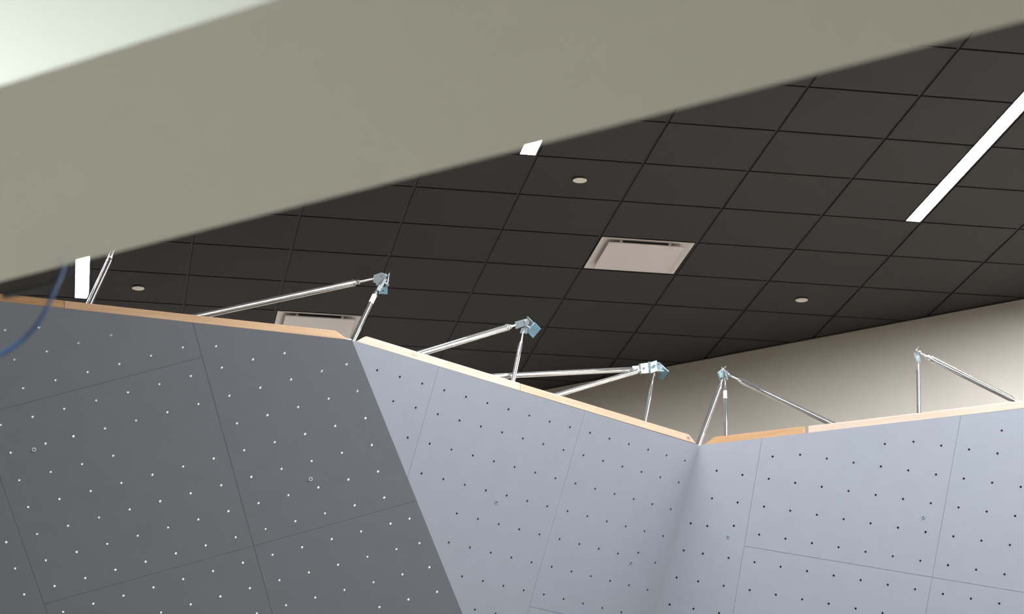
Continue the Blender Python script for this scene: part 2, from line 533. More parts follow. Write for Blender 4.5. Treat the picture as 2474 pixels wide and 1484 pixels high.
# ------------------------------------------------------------------ climbing wall facets
FACETS={"L": {"org": [-0.77436, 11.68287, 5.26016], "e1": [0.947718, 0.31911, -0.0], "e2": [0.200173, -0.594488, 0.778791], "n": [0.24852, -0.738074, -0.627284], "poly": [[-3.3396, -0.0], [-3.3396, -2.2842], [1.3895, -2.2841], [0.0, 0.0]], "nuts": [[-1.6496, -0.1398], [-1.4967, -0.1081], [-1.5858, -0.2823], [-1.4431, -0.2238], [-1.3021, -0.1653], [-1.1591, -0.1075], [-1.524, -0.4241], [-1.3798, -0.3665], [-1.2376, -0.3075], [-1.0959, -0.2498], [-0.9536, -0.1899], [-0.8107, -0.1323], [-1.6003, -0.6219], [-1.4586, -0.5649], [-1.3168, -0.5072], [-1.174, -0.4492], [-1.0312, -0.3905], [-0.89, -0.3323], [-0.7469, -0.2738], [-1.5333, -0.7605], [-1.3773, -0.6968], [-1.2523, -0.6462], [-1.11, -0.5883], [-0.9689, -0.5314], [-0.8269, -0.4727], [-0.6853, -0.4144], [-1.472, -0.8999], [-1.3311, -0.842], [-1.1889, -0.785], [-1.0479, -0.7268], [-1.4092, -1.0372], [-1.2679, -0.9799], [-1.1258, -0.9236], [-0.9854, -0.866], [-0.8439, -0.8082], [-0.7031, -0.7497], [-0.5615, -0.6921], [-1.4858, -1.2328], [-1.3457, -1.1759], [-1.2047, -1.1181], [-1.0636, -1.0602], [-0.9233, -1.0033], [-0.7822, -0.945], [-0.6413, -0.8883], [-0.5, -0.8302], [-1.4224, -1.37], [-1.2825, -1.3132], [-1.1418, -1.2549], [-1.0014, -1.1976], [-0.8609, -1.1402], [-0.7204, -1.0826], [-0.5799, -1.0248], [-0.4396, -0.9663], [-1.3592, -1.5069], [-1.2197, -1.4489], [-1.0789, -1.3925], [-0.9394, -1.3342], [-0.7992, -1.2768], [-0.659, -1.2193], [-0.5188, -1.1616], [-0.3785, -1.1037], [-1.1573, -1.5861], [-1.0175, -1.5286], [-0.8775, -1.4715], [-0.7376, -1.4136], [-0.5983, -1.3556], [-0.4583, -1.2986], [-0.318, -1.2396], [-0.677, -1.5489], [-0.5374, -1.4915], [-0.3969, -1.4351], [-0.6533, -0.1068], [-0.6064, -0.2137], [-0.4641, -0.1549], [-0.317, -0.1048], [-0.5444, -0.3548], [-0.4017, -0.296], [-0.2598, -0.2372], [-0.1176, -0.177], [-0.0024, -0.1283], [-0.4817, -0.4948], [-0.3405, -0.4362], [-0.1983, -0.3774], [-0.0561, -0.3184], [0.0782, -0.2622], [-0.4209, -0.6332], [-0.2788, -0.5752], [-0.1367, -0.5164], [0.0044, -0.4576], [0.1469, -0.4001], [-0.2183, -0.7135], [-0.0767, -0.656], [0.0654, -0.5977], [0.207, -0.5392], [-0.3598, -0.7709], [0.2673, -0.6784], [0.1263, -0.7372], [-0.0162, -0.7943], [-0.1576, -0.851], [-0.2989, -0.9082], [0.3276, -0.8168], [0.1859, -0.8738], [0.0438, -0.9314], [-0.0971, -0.9886], [-0.2382, -1.0451], [0.4802, -0.919], [0.3878, -0.956], [0.2464, -1.013], [0.1049, -1.0692], [-0.0362, -1.127], [-0.1771, -1.1827], [0.5592, -1.0499], [0.4475, -1.0943], [0.3058, -1.1506], [0.1647, -1.2073], [0.0243, -1.2637], [-0.1168, -1.3201], [-0.2572, -1.3768], [0.6385, -1.1792], [0.5069, -1.2321], [0.3661, -1.2883], [0.2248, -1.3449], [0.0839, -1.4007], [-0.0571, -1.4557], [-0.1965, -1.5129], [0.7075, -1.3132], [0.5665, -1.3694], [0.4248, -1.4256]], "wash": [[-1.4278, -0.7329], [-0.0637, -0.7522]], "seam": {"V1": [[-0.7771, -0.0171], [-0.1178, -1.5101]], "V0": [[-1.5652, -0.8947], [-1.2576, -1.5483]], "H1": [[-1.6158, -0.5445], [-0.7159, -0.1732]], "H2": [[-1.2468, -1.5463], [0.0471, -1.005]]}, "panels": [[["V1", "V0", "H1"], [-1.1001, -0.0806]], [["V0", "V1", "H1", "H2"], [-0.9789, -0.8271]], [["V0", "V1", "H2"], [-0.6705, -1.4545]], [["V0"], [-1.4675, -1.4325]], [["V1", "H2"], [-0.0283, -0.395]], [["V1", "H2"], [0.145, -1.2907]]]}, "M": {"org": [-0.77436, 11.68287, 5.26016], "e1": [0.700193, 0.713953, -0.0], "e2": [0.244186, -0.23948, 0.939693], "n": [0.670897, -0.657966, -0.34202], "poly": [[0.0, 0.0], [1.8879, -1.8931], [2.6052, -2.118], [2.6027, 0.0]], "nuts": [[0.2033, -0.1057], [0.3561, -0.1055], [0.5103, -0.106], [0.6633, -0.1074], [0.8176, -0.1074], [0.9716, -0.1076], [1.1258, -0.1077], [1.2805, -0.1083], [1.4345, -0.1084], [1.5894, -0.1067], [1.7454, -0.1052], [0.3559, -0.2302], [0.5089, -0.2305], [0.6627, -0.2317], [0.8159, -0.2319], [0.9692, -0.2316], [1.1234, -0.2311], [1.2776, -0.2316], [1.4309, -0.2313], [1.5853, -0.2317], [1.7406, -0.2297], [1.8952, -0.2299], [0.5083, -0.3841], [0.6614, -0.3851], [0.8139, -0.3851], [0.9667, -0.3851], [1.1199, -0.3854], [1.2726, -0.3858], [1.4269, -0.3859], [1.5808, -0.3865], [1.7362, -0.3846], [1.8902, -0.385], [0.6591, -0.5394], [0.8124, -0.5395], [0.9647, -0.5397], [1.1172, -0.5398], [1.2697, -0.5393], [1.4233, -0.5391], [1.8998, -0.1058], [2.0555, -0.1047], [2.2123, -0.1039], [2.3653, -0.1054], [2.5203, -0.1052], [2.0502, -0.2306], [2.2052, -0.23], [2.3604, -0.2299], [2.5153, -0.2297], [2.0448, -0.3842], [2.1993, -0.3837], [2.3528, -0.3833], [2.5071, -0.3832], [1.5753, -0.5397], [1.7306, -0.5373], [1.8855, -0.5376], [2.0394, -0.5374], [2.1927, -0.5377], [2.3464, -0.5373], [2.5008, -0.5371], [0.9619, -0.6911], [1.114, -0.692], [1.2662, -0.6922], [1.4192, -0.6921], [1.5718, -0.6926], [1.7261, -0.691], [1.8794, -0.6911], [2.0328, -0.691], [2.187, -0.6913], [2.3412, -0.6591], [2.4936, -0.6903], [0.96, -0.8436], [1.1113, -0.8436], [1.2632, -0.8446], [1.4154, -0.8442], [1.5675, -0.8448], [1.721, -0.8429], [1.8745, -0.843], [2.028, -0.843], [2.181, -0.8439], [2.3342, -0.8436], [2.4874, -0.8436], [1.109, -0.996], [1.2606, -0.996], [1.4119, -0.9965], [1.5637, -0.9962], [1.7166, -0.9944], [1.8688, -0.9947], [2.0219, -0.9953], [2.1756, -0.9956], [2.3285, -0.9959], [1.2569, -1.1479], [1.4084, -1.1468]], "wash": [[1.2113, -0.5834], [2.3058, -0.7191]], "seam": {"V1": [[0.5859, -0.0954], [0.5786, -0.4455]], "V2": [[1.6684, -0.0076], [1.6402, -0.843]], "H1": [[1.6471, -1.0719], [1.8957, -1.0724]]}, "panels": [[["V1"], [0.3415, -0.1913]], [["V1", "V2"], [1.2022, -0.5565]], [["V2", "H1"], [2.2545, -0.3589]], [["V2", "H1"], [1.8907, -1.1547]]]}, "R": {"org": [1.04801, 13.54106, 5.26016], "e1": [0.898814, -0.438331, -0.0], "e2": [-0.05076, -0.104086, 0.993272], "n": [-0.435382, -0.892767, -0.115804], "poly": [[0.0, 0.0], [-0.6864, -2.0037], [3.7508, -2.0038], [3.7508, 0.0]], "nuts": [[0.0929, -0.1532], [0.2426, -0.1912], [0.3935, -0.228], [0.5432, -0.2656], [0.6926, -0.3023], [0.8418, -0.3398], [0.9911, -0.3757], [0.0564, -0.3031], [0.2051, -0.3401], [0.3559, -0.3777], [0.5051, -0.4143], [0.6544, -0.4513], [0.8031, -0.4884], [0.9518, -0.5253], [0.3183, -0.5274], [0.4676, -0.5638], [0.6157, -0.6013], [0.4234, -0.1083], [0.5821, -0.1145], [0.7319, -0.1517], [0.8812, -0.1895], [-0.0771, -0.4289], [0.0195, -0.453], [0.1749, -0.466], [0.764, -0.6366], [1.1404, -0.4126], [1.29, -0.4499], [1.4376, -0.4863], [1.587, -0.5227], [1.7352, -0.5597], [1.1006, -0.5623], [1.2492, -0.5992], [1.3977, -0.6359], [1.5461, -0.6723], [1.6949, -0.7085], [0.9127, -0.6745], [1.0608, -0.7117], [1.2094, -0.7483], [1.357, -0.784], [1.5053, -0.821], [1.6535, -0.8582], [0.5783, -0.7494], [0.726, -0.7858], [0.8747, -0.823], [1.0218, -0.8599], [1.1694, -0.896], [1.3173, -0.9329], [1.4656, -0.9695], [1.6134, -1.0063], [0.6876, -0.9338], [0.8357, -0.9711], [0.9823, -1.0067], [-0.1275, -0.5748], [-0.0162, -0.6022], [0.1325, -0.6395], [0.2819, -0.6758], [0.4297, -0.7129], [-0.1781, -0.7202], [-0.0526, -0.7514], [0.0953, -0.7882], [0.2443, -0.8241], [0.3924, -0.8613], [0.5401, -0.898], [-0.2281, -0.8652], [-0.0889, -0.8996], [0.0587, -0.9348], [1.0626, -0.1075], [1.221, -0.1123], [1.3709, -0.1494], [1.5195, -0.1857], [1.6692, -0.2227], [1.7019, -0.1046], [1.0314, -0.2261], [1.1805, -0.2624], [1.3302, -0.3003], [1.4785, -0.3368], [1.6281, -0.3739], [1.7775, -0.411]], "wash": [[0.1369, -0.5223], [1.2441, -0.5188]], "seam": {"V1": [[0.3688, -0.0049], [0.2248, -0.5916]], "V2": [[1.4006, -0.3364], [1.2165, -1.0301]], "H1": [[0.2326, -0.5833], [1.7459, -0.9599]]}, "panels": [[["V1"], [0.0426, -0.5205]], [["V1", "V2", "H1"], [0.7232, -0.3581]], [["V1", "V2", "H1"], [0.6841, -0.9133]], [["V2", "H1"], [1.6286, -0.4471]], [["V2", "H1"], [1.5822, -1.0071]]]}}
BOTT={"L": [[-4.3965, 11.9751, 3.4813], [0.0853, 13.4841, 3.4813]], "M": [[0.0853, 13.4841, 3.4813], [0.5326, 14.0501, 3.2699]], "R": [[0.5326, 14.0501, 3.2699], [4.521, 12.1055, 3.2699]]}
RAILS=[["L1", [[-3.9393, 10.6172, 5.2599], [-2.0984, 11.2371, 5.2602], [-2.1007, 11.2363, 5.298], [-3.9432, 10.6159, 5.2958]], [-0.31911, 0.94772, -0.0]], ["L2", [[-2.0973, 11.2374, 5.2602], [-0.7911, 11.6772, 5.2604], [-0.8537, 11.6562, 5.2994], [-2.0996, 11.2366, 5.298]], [-0.31911, 0.94772, -0.0]], ["M1", [[-0.7525, 11.7052, 5.2602], [0.0466, 12.5199, 5.2613], [0.0462, 12.5195, 5.3031], [-0.7085, 11.75, 5.3024]], [-0.71395, 0.70019, -0.0]], ["M2", [[0.0478, 12.5212, 5.2613], [1.0314, 13.5241, 5.2626], [0.988, 13.4798, 5.3039], [0.0475, 12.5209, 5.3017]], [-0.71395, 0.70019, -0.0]], ["R1", [[1.0704, 13.5302, 5.2584], [1.5962, 13.2737, 5.259], [1.5972, 13.2732, 5.2993], [1.1255, 13.5033, 5.2979]], [0.43833, 0.89881, -0.0]], ["R2", [[1.6197, 13.2623, 5.259], [4.4186, 11.8973, 5.2623], [4.4226, 11.8953, 5.3078], [1.6207, 13.2618, 5.2985]], [0.43833, 0.89881, -0.0]]]
STRUTS=[{"name": "S0", "hub": [-1.912, 11.5688, 5.7401], "tubes": [{"B": [-2.0153, 11.3857, 5.3087], "E": [-1.9449, 11.5176, 5.6074], "R": [-1.9159, 11.572, 5.7305], "r": 0.0132, "collar": 1}, {"B": [-2.0277, 11.3636, 5.3115], "E": [-1.9504, 11.5112, 5.6339], "R": [-1.9222, 11.565, 5.7515], "r": 0.006, "collar": 0}], "plates": [], "bolts": [], "cyls": []}, {"name": "S1", "hub": [-0.6497, 12.0238, 5.7029], "tubes": [{"B": [-1.5871, 11.5623, 5.3163], "E": [-0.7906, 11.9714, 5.653], "R": [-0.6851, 12.0256, 5.6976], "r": 0.0158, "collar": 2}, {"B": [-0.7857, 11.7883, 5.2706], "E": [-0.684, 12.0071, 5.616], "R": [-0.6701, 12.037, 5.6632], "r": 0.0135, "collar": 1, "stick": [0.78, 0.93]}], "plates": [["clevis_plate", [-0.6641, 12.0062, 5.6925], [0.9999, -0.0034, 0.0102], [-0.0103, -0.567, 0.8237], [0.003, -0.8237, -0.567], [[-0.0332, 0.0149], [-0.0029, 0.0261], [0.0075, 0.0279], [0.0179, 0.0261], [0.0261, 0.0192], [0.0297, 0.0095], [0.0279, -0.0023], [0.0046, -0.0347], [-0.0205, -0.0391], [-0.0224, -0.0261], [-0.0348, -0.0218]], []], ["clevis_plate", [-0.6469, 12.0051, 5.6704], [0.7033, 0.6698, 0.2383], [-0.0157, -0.3205, 0.9471], [0.7107, -0.6698, -0.2149], [[0.0128, 0.0435], [0.0296, 0.0331], [0.0295, 0.0143], [0.0125, 0.0018], [-0.0074, -0.0252], [-0.03, -0.0459], [-0.0411, -0.0376], [-0.0128, -0.0044], [0.007, 0.0206]], []], ["hinge_plate", [-0.6225, 12.0257, 5.6973], [0.1506, -0.9349, -0.3213], [-0.009, -0.3263, 0.9452], [-0.9886, -0.1394, -0.0576], [[0.0241, 0.027], [0.0606, 0.027], [-0.0242, -0.0271], [-0.0612, -0.0272]], []], ["flange_plate", [-0.6465, 12.0447, 5.6401], [0.9311, 0.3419, 0.1269], [0.1396, -0.6556, 0.7421], [0.3369, -0.6732, -0.6582], [[0.0165, 0.0269], [0.0222, -0.0211], [-0.0235, -0.0176], [-0.0152, 0.0118]], [[-0.0023, -0.0028, 0.0046], [0.0062, 0.0155, 0.0019], [0.0097, -0.0097, 0.0019]]]], "bolts": [[[-0.654, 12.0022, 5.7045], [0.0514, -0.9437, -0.3267], 0.0108], [[-0.625, 12.0165, 5.6617], [0.0491, -0.945, -0.3234], 0.0067], [[-0.659, 12.0245, 5.6375], [0.0518, -0.9455, -0.3214], 0.0058]], "cyls": [["hinge_barrel", [-0.6578, 12.0178, 5.7052], [-0.6281, 12.0335, 5.658], 0.005], ["hinge_barrel", [-0.6408, 12.0283, 5.6737], [-0.624, 12.0308, 5.666], 0.0042]]}, {"name": "S2", "hub": [0.0731, 12.6941, 5.6839], "tubes": [{"B": [-0.5394, 12.0667, 5.289], "E": [-0.023, 12.6355, 5.642], "R": [0.0316, 12.6957, 5.6793], "r": 0.0168, "collar": 2}, {"B": [0.0033, 12.5597, 5.2962], "E": [0.0484, 12.6699, 5.5675], "R": [0.0625, 12.7045, 5.6526], "r": 0.0125, "collar": 1}], "plates": [["clevis_plate", [0.0685, 12.6731, 5.6839], [0.9999, -0.0034, 0.0102], [-0.0103, -0.5555, 0.8315], [0.0028, -0.8315, -0.5555], [[-0.0517, 0.0025], [-0.0044, 0.0168], [0.0065, 0.0186], [0.0164, 0.0154], [0.0225, 0.0079], [0.024, -0.0012], [0.021, -0.0091], [0.0142, -0.0143], [-0.0487, -0.0366]], []], ["clevis_plate", [0.0652, 12.7053, 5.6503], [0.9644, 0.2481, 0.0909], [-0.0084, -0.3152, 0.949], [0.2642, -0.916, -0.3019], [[-0.0146, 0.0103], [0.0197, 0.023], [0.0175, -0.0183], [-0.0227, -0.015]], []], ["hinge_plate", [0.0898, 12.7101, 5.6994], [0.7361, -0.6459, -0.2025], [-0.2293, -0.5194, 0.8231], [-0.6368, -0.5595, -0.5305], [[0.0007, 0.0296], [0.033, -0.0062], [-0.0135, -0.0378], [-0.0064, -0.0056], [-0.0137, 0.0199]], []], ["hinge_plate", [0.1032, 12.6793, 5.665], [0.9999, -0.0034, 0.0102], [-0.0107, -0.3158, 0.9488], [0.0, -0.9488, -0.3158], [[0.0147, 0.0224], [0.0191, 0.0191], [-0.0147, -0.0224], [-0.0191, -0.0191]], []], ["flange_plate", [0.1184, 12.7055, 5.6498], [0.9101, 0.3912, 0.1365], [0.2917, -0.8388, 0.4597], [0.2943, -0.3786, -0.8775], [[-0.0133, 0.0572], [0.0348, 0.0134], [0.0124, -0.0585], [-0.0337, -0.0125]], [[-0.003, 0.0014, 0.0052], [0.0045, 0.0257, 0.002], [0.0212, 0.0122, 0.002], [-0.0116, -0.0233, 0.002], [0.0038, -0.0366, 0.002]]]], "bolts": [[[0.0696, 12.6715, 5.6884], [-0.0052, -0.9506, -0.3105], 0.0087]], "cyls": [["hinge_barrel", [0.0556, 12.6901, 5.6801], [0.1128, 12.6989, 5.6537], 0.0057]]}, {"name": "S3", "hub": [0.7786, 13.5021, 5.6946], "tubes": [{"B": [-0.1494, 12.4393, 5.3096], "E": [0.6718, 13.4499, 5.668], "R": [0.7162, 13.5045, 5.6874], "r": 0.0145, "collar": 1}, {"B": [0.1534, 12.7736, 5.2867], "E": [0.6947, 13.4494, 5.655], "R": [0.7394, 13.5052, 5.6854], "r": 0.0135, "collar": 0}, {"B": [0.7255, 13.2887, 5.2908], "E": [0.7808, 13.461, 5.5758], "R": [0.7975, 13.513, 5.6618], "r": 0.0108, "collar": 1}], "plates": [["clevis_plate", [0.6907, 13.4863, 5.6786], [0.9999, -0.0034, 0.0102], [-0.0098, 0.0912, 0.9958], [-0.0043, -0.9958, 0.0911], [[-0.0156, 0.0197], [0.0203, 0.0224], [0.0262, -0.0197], [-0.012, -0.0212], [-0.008, -0.007], [0.0037, -0.002], [-0.0146, 0.0079]], []], ["hinge_plate", [0.7161, 13.4757, 5.6788], [0.9999, -0.0034, 0.0102], [-0.0107, -0.3158, 0.9488], [-0.0, -0.9488, -0.3158], [[-0.0061, 0.0298], [-0.0008, 0.0298], [0.0057, -0.0298], [0.0011, -0.0298]], []], ["clevis_plate", [0.7461, 13.4888, 5.6871], [0.921, 0.3694, 0.1234], [-0.1444, 0.0296, 0.9891], [0.3618, -0.9288, 0.0807], [[-0.0246, 0.0262], [0.0228, 0.0317], [0.0286, -0.0282], [-0.0268, -0.0296]], [[0.0057, 0.0228, 0.0021]]], ["hinge_plate", [0.7721, 13.4721, 5.6898], [0.9999, -0.0034, 0.0102], [-0.0107, -0.3158, 0.9488], [-0.0, -0.9488, -0.3158], [[-0.0111, 0.0291], [0.0046, 0.0303], [0.0059, -0.0297], [0.0006, -0.0297]], []], ["flange_plate", [0.7952, 13.4905, 5.6978], [0.9213, 0.3688, 0.1235], [-0.1442, 0.0291, 0.9891], [0.3612, -0.9291, 0.08], [[-0.018, 0.0247], [0.024, 0.0374], [0.0171, -0.024], [-0.023, -0.038]], [[-0.0008, 0.0233, 0.0021], [0.0138, 0.029, 0.0021]]], ["clevis_plate", [0.8295, 13.4989, 5.7043], [0.9215, 0.3682, 0.1234], [-0.0024, -0.3125, 0.9499], [0.3884, -0.8757, -0.2871], [[-0.017, 0.0199], [-0.0106, 0.0236], [-0.0016, 0.0199], [0.0298, -0.0046], [0.0109, -0.0213], [-0.0116, -0.0377]], [[-0.0066, 0.0123, 0.0042]]], ["flange_plate", [0.8486, 13.5317, 5.6689], [0.914, -0.3909, -0.1085], [-0.2681, -0.7826, 0.5619], [-0.3045, -0.4845, -0.8201], [[0.0126, 0.0553], [0.0386, 0.018], [-0.0167, -0.0488], [-0.0347, -0.0249]], [[0.0015, 0.002, 0.0046]]]], "bolts": [[[0.738, 13.4841, 5.6852], [-0.0523, -0.9547, -0.2928], 0.0097], [[0.7968, 13.48, 5.6977], [-0.0564, -0.9543, -0.2936], 0.0097], [[0.7987, 13.496, 5.6495], [-0.0565, -0.9553, -0.2902], 0.0069]], "cyls": [["hinge_barrel", [0.716, 13.4997, 5.6859], [0.8525, 13.5029, 5.6763], 0.0074]]}, {"name": "S4", "hub": [1.2115, 13.7612, 5.7394], "tubes": [{"B": [1.0358, 13.556, 5.2477], "E": [1.1857, 13.7508, 5.6668], "R": [1.2012, 13.7709, 5.7102], "r": 0.0145, "collar": 1}, {"B": [1.1972, 13.5699, 5.3009], "E": [1.2138, 13.7426, 5.6528], "R": [1.2165, 13.7709, 5.7104], "r": 0.0112, "collar": 1, "stick": [0.78, 0.93]}, {"B": [1.7908, 13.3611, 5.3265], "E": [1.2982, 13.719, 5.6921], "R": [1.2386, 13.7622, 5.7363], "r": 0.0165, "collar": 1}], "plates": [["hinge_plate", [1.1854, 13.7676, 5.7201], [0.9999, -0.0034, 0.0102], [-0.0107, -0.3158, 0.9488], [-0.0, -0.9488, -0.3158], [[-0.0118, 0.0294], [-0.0071, 0.0294], [0.0117, -0.0294], [0.0072, -0.0294]], []], ["clevis_plate", [1.2026, 13.7496, 5.7427], [0.7837, 0.5919, 0.1887], [0.002, -0.3062, 0.952], [0.6212, -0.7456, -0.2412], [[-0.0129, 0.0209], [0.0073, 0.0266], [0.0161, -0.0215], [-0.0105, -0.0259]], []], ["hinge_plate", [1.1977, 13.7501, 5.7728], [0.9999, -0.0034, 0.0102], [-0.0107, -0.3158, 0.9488], [-0.0, -0.9488, -0.3158], [[-0.0026, 0.0082], [0.0019, 0.0082], [0.0026, -0.0082], [-0.0019, -0.0082]], []], ["flange_plate", [1.1915, 13.7902, 5.7473], [0.5587, 0.7919, 0.2465], [0.0017, -0.2983, 0.9545], [0.8294, -0.5328, -0.168], [[-0.0226, 0.0124], [0.0093, 0.0242], [0.0126, -0.0136], [0.0008, -0.023]], []]], "bolts": [[[1.2268, 13.7373, 5.748], [-0.0851, -0.9529, -0.2912], 0.0061], [[1.1977, 13.747, 5.7187], [-0.0831, -0.9537, -0.2892], 0.0038]], "cyls": [["hinge_barrel", [1.2089, 13.7468, 5.767], [1.2295, 13.766, 5.7091], 0.0064], ["hinge_barrel", [1.2227, 13.7523, 5.7503], [1.2401, 13.7571, 5.736], 0.0045], ["hinge_barrel", [1.2136, 13.7622, 5.7207], [1.2162, 13.7691, 5.7], 0.0049], ["split_pin", [1.1745, 13.7536, 5.7465], [1.2221, 13.7415, 5.7827], 0.0012]]}, {"name": "S5", "hub": [2.2572, 13.3768, 5.7544], "tubes": [{"B": [2.2148, 13.1909, 5.3312], "E": [2.2527, 13.366, 5.6598], "R": [2.2584, 13.392, 5.7087], "r": 0.0115, "collar": 1}, {"B": [2.7537, 13.0233, 5.3598], "E": [2.3238, 13.3446, 5.7139], "R": [2.279, 13.378, 5.7507], "r": 0.0175, "collar": 2, "low": [[2.6918, 13.0695, 5.4108], [2.7125, 13.0541, 5.3938]]}], "plates": [["clevis_plate", [2.2497, 13.3688, 5.731], [0.9262, 0.3571, 0.1214], [-0.0038, -0.3131, 0.9497], [0.3771, -0.88, -0.2887], [[-0.0182, 0.0268], [-0.0266, 0.0213], [0.0016, -0.037], [0.0104, -0.037], [0.0241, -0.0241], [0.0099, 0.0186], [-0.001, 0.0314]], []], ["hinge_plate", [2.2509, 13.367, 5.7838], [0.9999, -0.0034, 0.0102], [-0.0107, -0.3158, 0.9488], [-0.0, -0.9488, -0.3158], [[0.0075, 0.0126], [0.0114, 0.0103], [-0.0076, -0.0126], [-0.0113, -0.0103]], []]], "bolts": [[[2.2441, 13.3525, 5.764], [-0.1583, -0.9416, -0.2972], 0.0069], [[2.2626, 13.355, 5.7566], [-0.1595, -0.9416, -0.2966], 0.0083], [[2.2897, 13.3637, 5.7303], [-0.1614, -0.9419, -0.2946], 0.0051]], "cyls": [["hinge_barrel", [2.2413, 13.3684, 5.7637], [2.258, 13.3851, 5.7137], 0.0051]]}]
BLUE=[[-0.702, 3.764, 2.8929], [-0.7015, 3.7418, 2.8608], [-0.7027, 3.7208, 2.8328], [-0.7059, 3.7013, 2.8057], [-0.711, 3.683, 2.7746], [-0.7193, 3.6672, 2.7425], [-0.733, 3.655, 2.7152], [-0.7483, 3.6442, 2.6945], [-0.7709, 3.6384, 2.6761], [-0.8079, 3.6429, 2.6594]]
BLACK=[[-0.7073, 3.7923, 2.903], [-0.7055, 3.791, 2.8788], [-0.7082, 3.7929, 2.8655], [-0.7158, 3.7983, 2.8568], [-0.734, 3.8113, 2.8506], [-0.7565, 3.8272, 2.8488], [-0.787, 3.8489, 2.8503], [-0.8201, 3.8725, 2.8516]]


HOLE_R, PANEL_T = 0.0062, 0.018
BARREL = MB().lathe((0, 0, 0.0004), (0, 0, -1), [(0, HOLE_R), (0, HOLE_R * 0.80), (0.0165, HOLE_R * 0.80), (0.0165, HOLE_R)], 12, cap=False)
BARREL.f += [(3 * 12 + i, 3 * 12 + (i + 1) % 12, (i + 1) % 12, i) for i in range(12)]
insert_me = BARREL.mesh('threaded_insert')
blind = MB().add(BARREL.v, BARREL.f)
blind.lathe((0, 0, -0.0150), (0, 0, -1), [(0, HOLE_R * 0.79), (0.001, HOLE_R * 0.79)], 12)  # bottom added so no light comes through from behind
blind_me = blind.mesh('threaded_insert')
blind_me.materials.append(M['insert_shaded'])
for p_ in blind_me.polygons:
    p_.use_smooth = len(p_.vertices) == 4
insert_me.materials.append(M['insert'])
for p_ in insert_me.polygons:
    p_.use_smooth = True
washer_me = MB().lathe((0, 0, 0.003), (0, 0, -1), [(0, 0.0042), (0, 0.0098), (0.0005, 0.0108), (0.0029, 0.0108), (0.0029, 0.0042)], 20, cap=False)
washer_me.f += [(4 * 20 + i, 4 * 20 + (i + 1) % 20, (i + 1) % 20, i) for i in range(20)]
washer_me = washer_me.mesh('anchor_washer')
washer_me.materials.append(M['washer'])
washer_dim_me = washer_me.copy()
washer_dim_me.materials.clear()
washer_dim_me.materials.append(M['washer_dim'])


def sheet(poly, holes, z, up):
    """triangulated outline with round holes at height z; returns verts, faces, outer ring, hole rings"""
    K = 12
    pts = [Vector(p) for p in poly]
    faces = [list(range(len(poly)))]
    owner = [-1] * len(poly)
    for h, (x, y) in enumerate(holes):
        faces.append(list(range(len(pts), len(pts) + K)))
        for i in range(K):
            a = 2 * math.pi * i / K
            pts.append(Vector((x + HOLE_R * math.cos(a), y + HOLE_R * math.sin(a))))
            owner.append(h)
    edges = []
    for f in faces:
        edges += [(f[i], f[(i + 1) % len(f)]) for i in range(len(f))]
    v, e, t, ov, oe, of = delaunay_2d_cdt(pts, edges, [], 0, 1e-6)
    own = [(owner[o_[0]] if o_ else -1) for o_ in ov]
    tris = [q for q in t if not (own[q[0]] >= 0 and all(own[i] == own[q[0]] for i in q))]
    back = {}
    for i, o_ in enumerate(ov):
        for k in o_:
            back[k] = i
    rings = [[back[i] for i in f] for f in faces]
    return [(p.x, p.y, z) for p in v], [tuple(q) if up else tuple(reversed(q)) for q in tris], rings


def panel_mesh(poly_front, poly_full, holes):
    """one plywood sheet, its face at z = 0, with drilled holes and a shallow rebate at the joints"""
    v0, f0, r0 = sheet(poly_front, holes, 0.0, True)
    v1, f1, r1 = sheet(poly_full, holes, -PANEL_T, False)
    n0 = len(v0)
    vs = v0 + v1
    fs = list(f0) + [tuple(i + n0 for i in q) for q in f1]
    nf = len(f0)
    nb = len(f1)
    for a, b in zip(r0[1:], r1[1:]):
        k = len(a)
        fs += [(a[i], a[(i + 1) % k], b[(i + 1) % k] + n0, b[i] + n0) for i in range(k)]
    k = len(poly_full)
    o0, o1 = r0[0], r1[0]
    m = len(vs)
    vs += [(p[0], p[1], -0.003) for p in poly_front] + [(p[0], p[1], -0.003) for p in poly_full]
    for i in range(k):
        j = (i + 1) % k
        fs += [(o0[j], o0[i], m + i, m + j), (m + j, m + i, m + k + i, m + k + j), (m + k + j, m + k + i, o1[i] + n0, o1[j] + n0)]
    me = bpy.data.meshes.new('wall_panel')
    me.from_pydata(vs, [], fs)
    me.materials.append(M['panel'])
    me.materials.append(M['panel_back'])
    for i in range(nf, nf + nb):
        me.polygons[i].material_index = 1
    return me


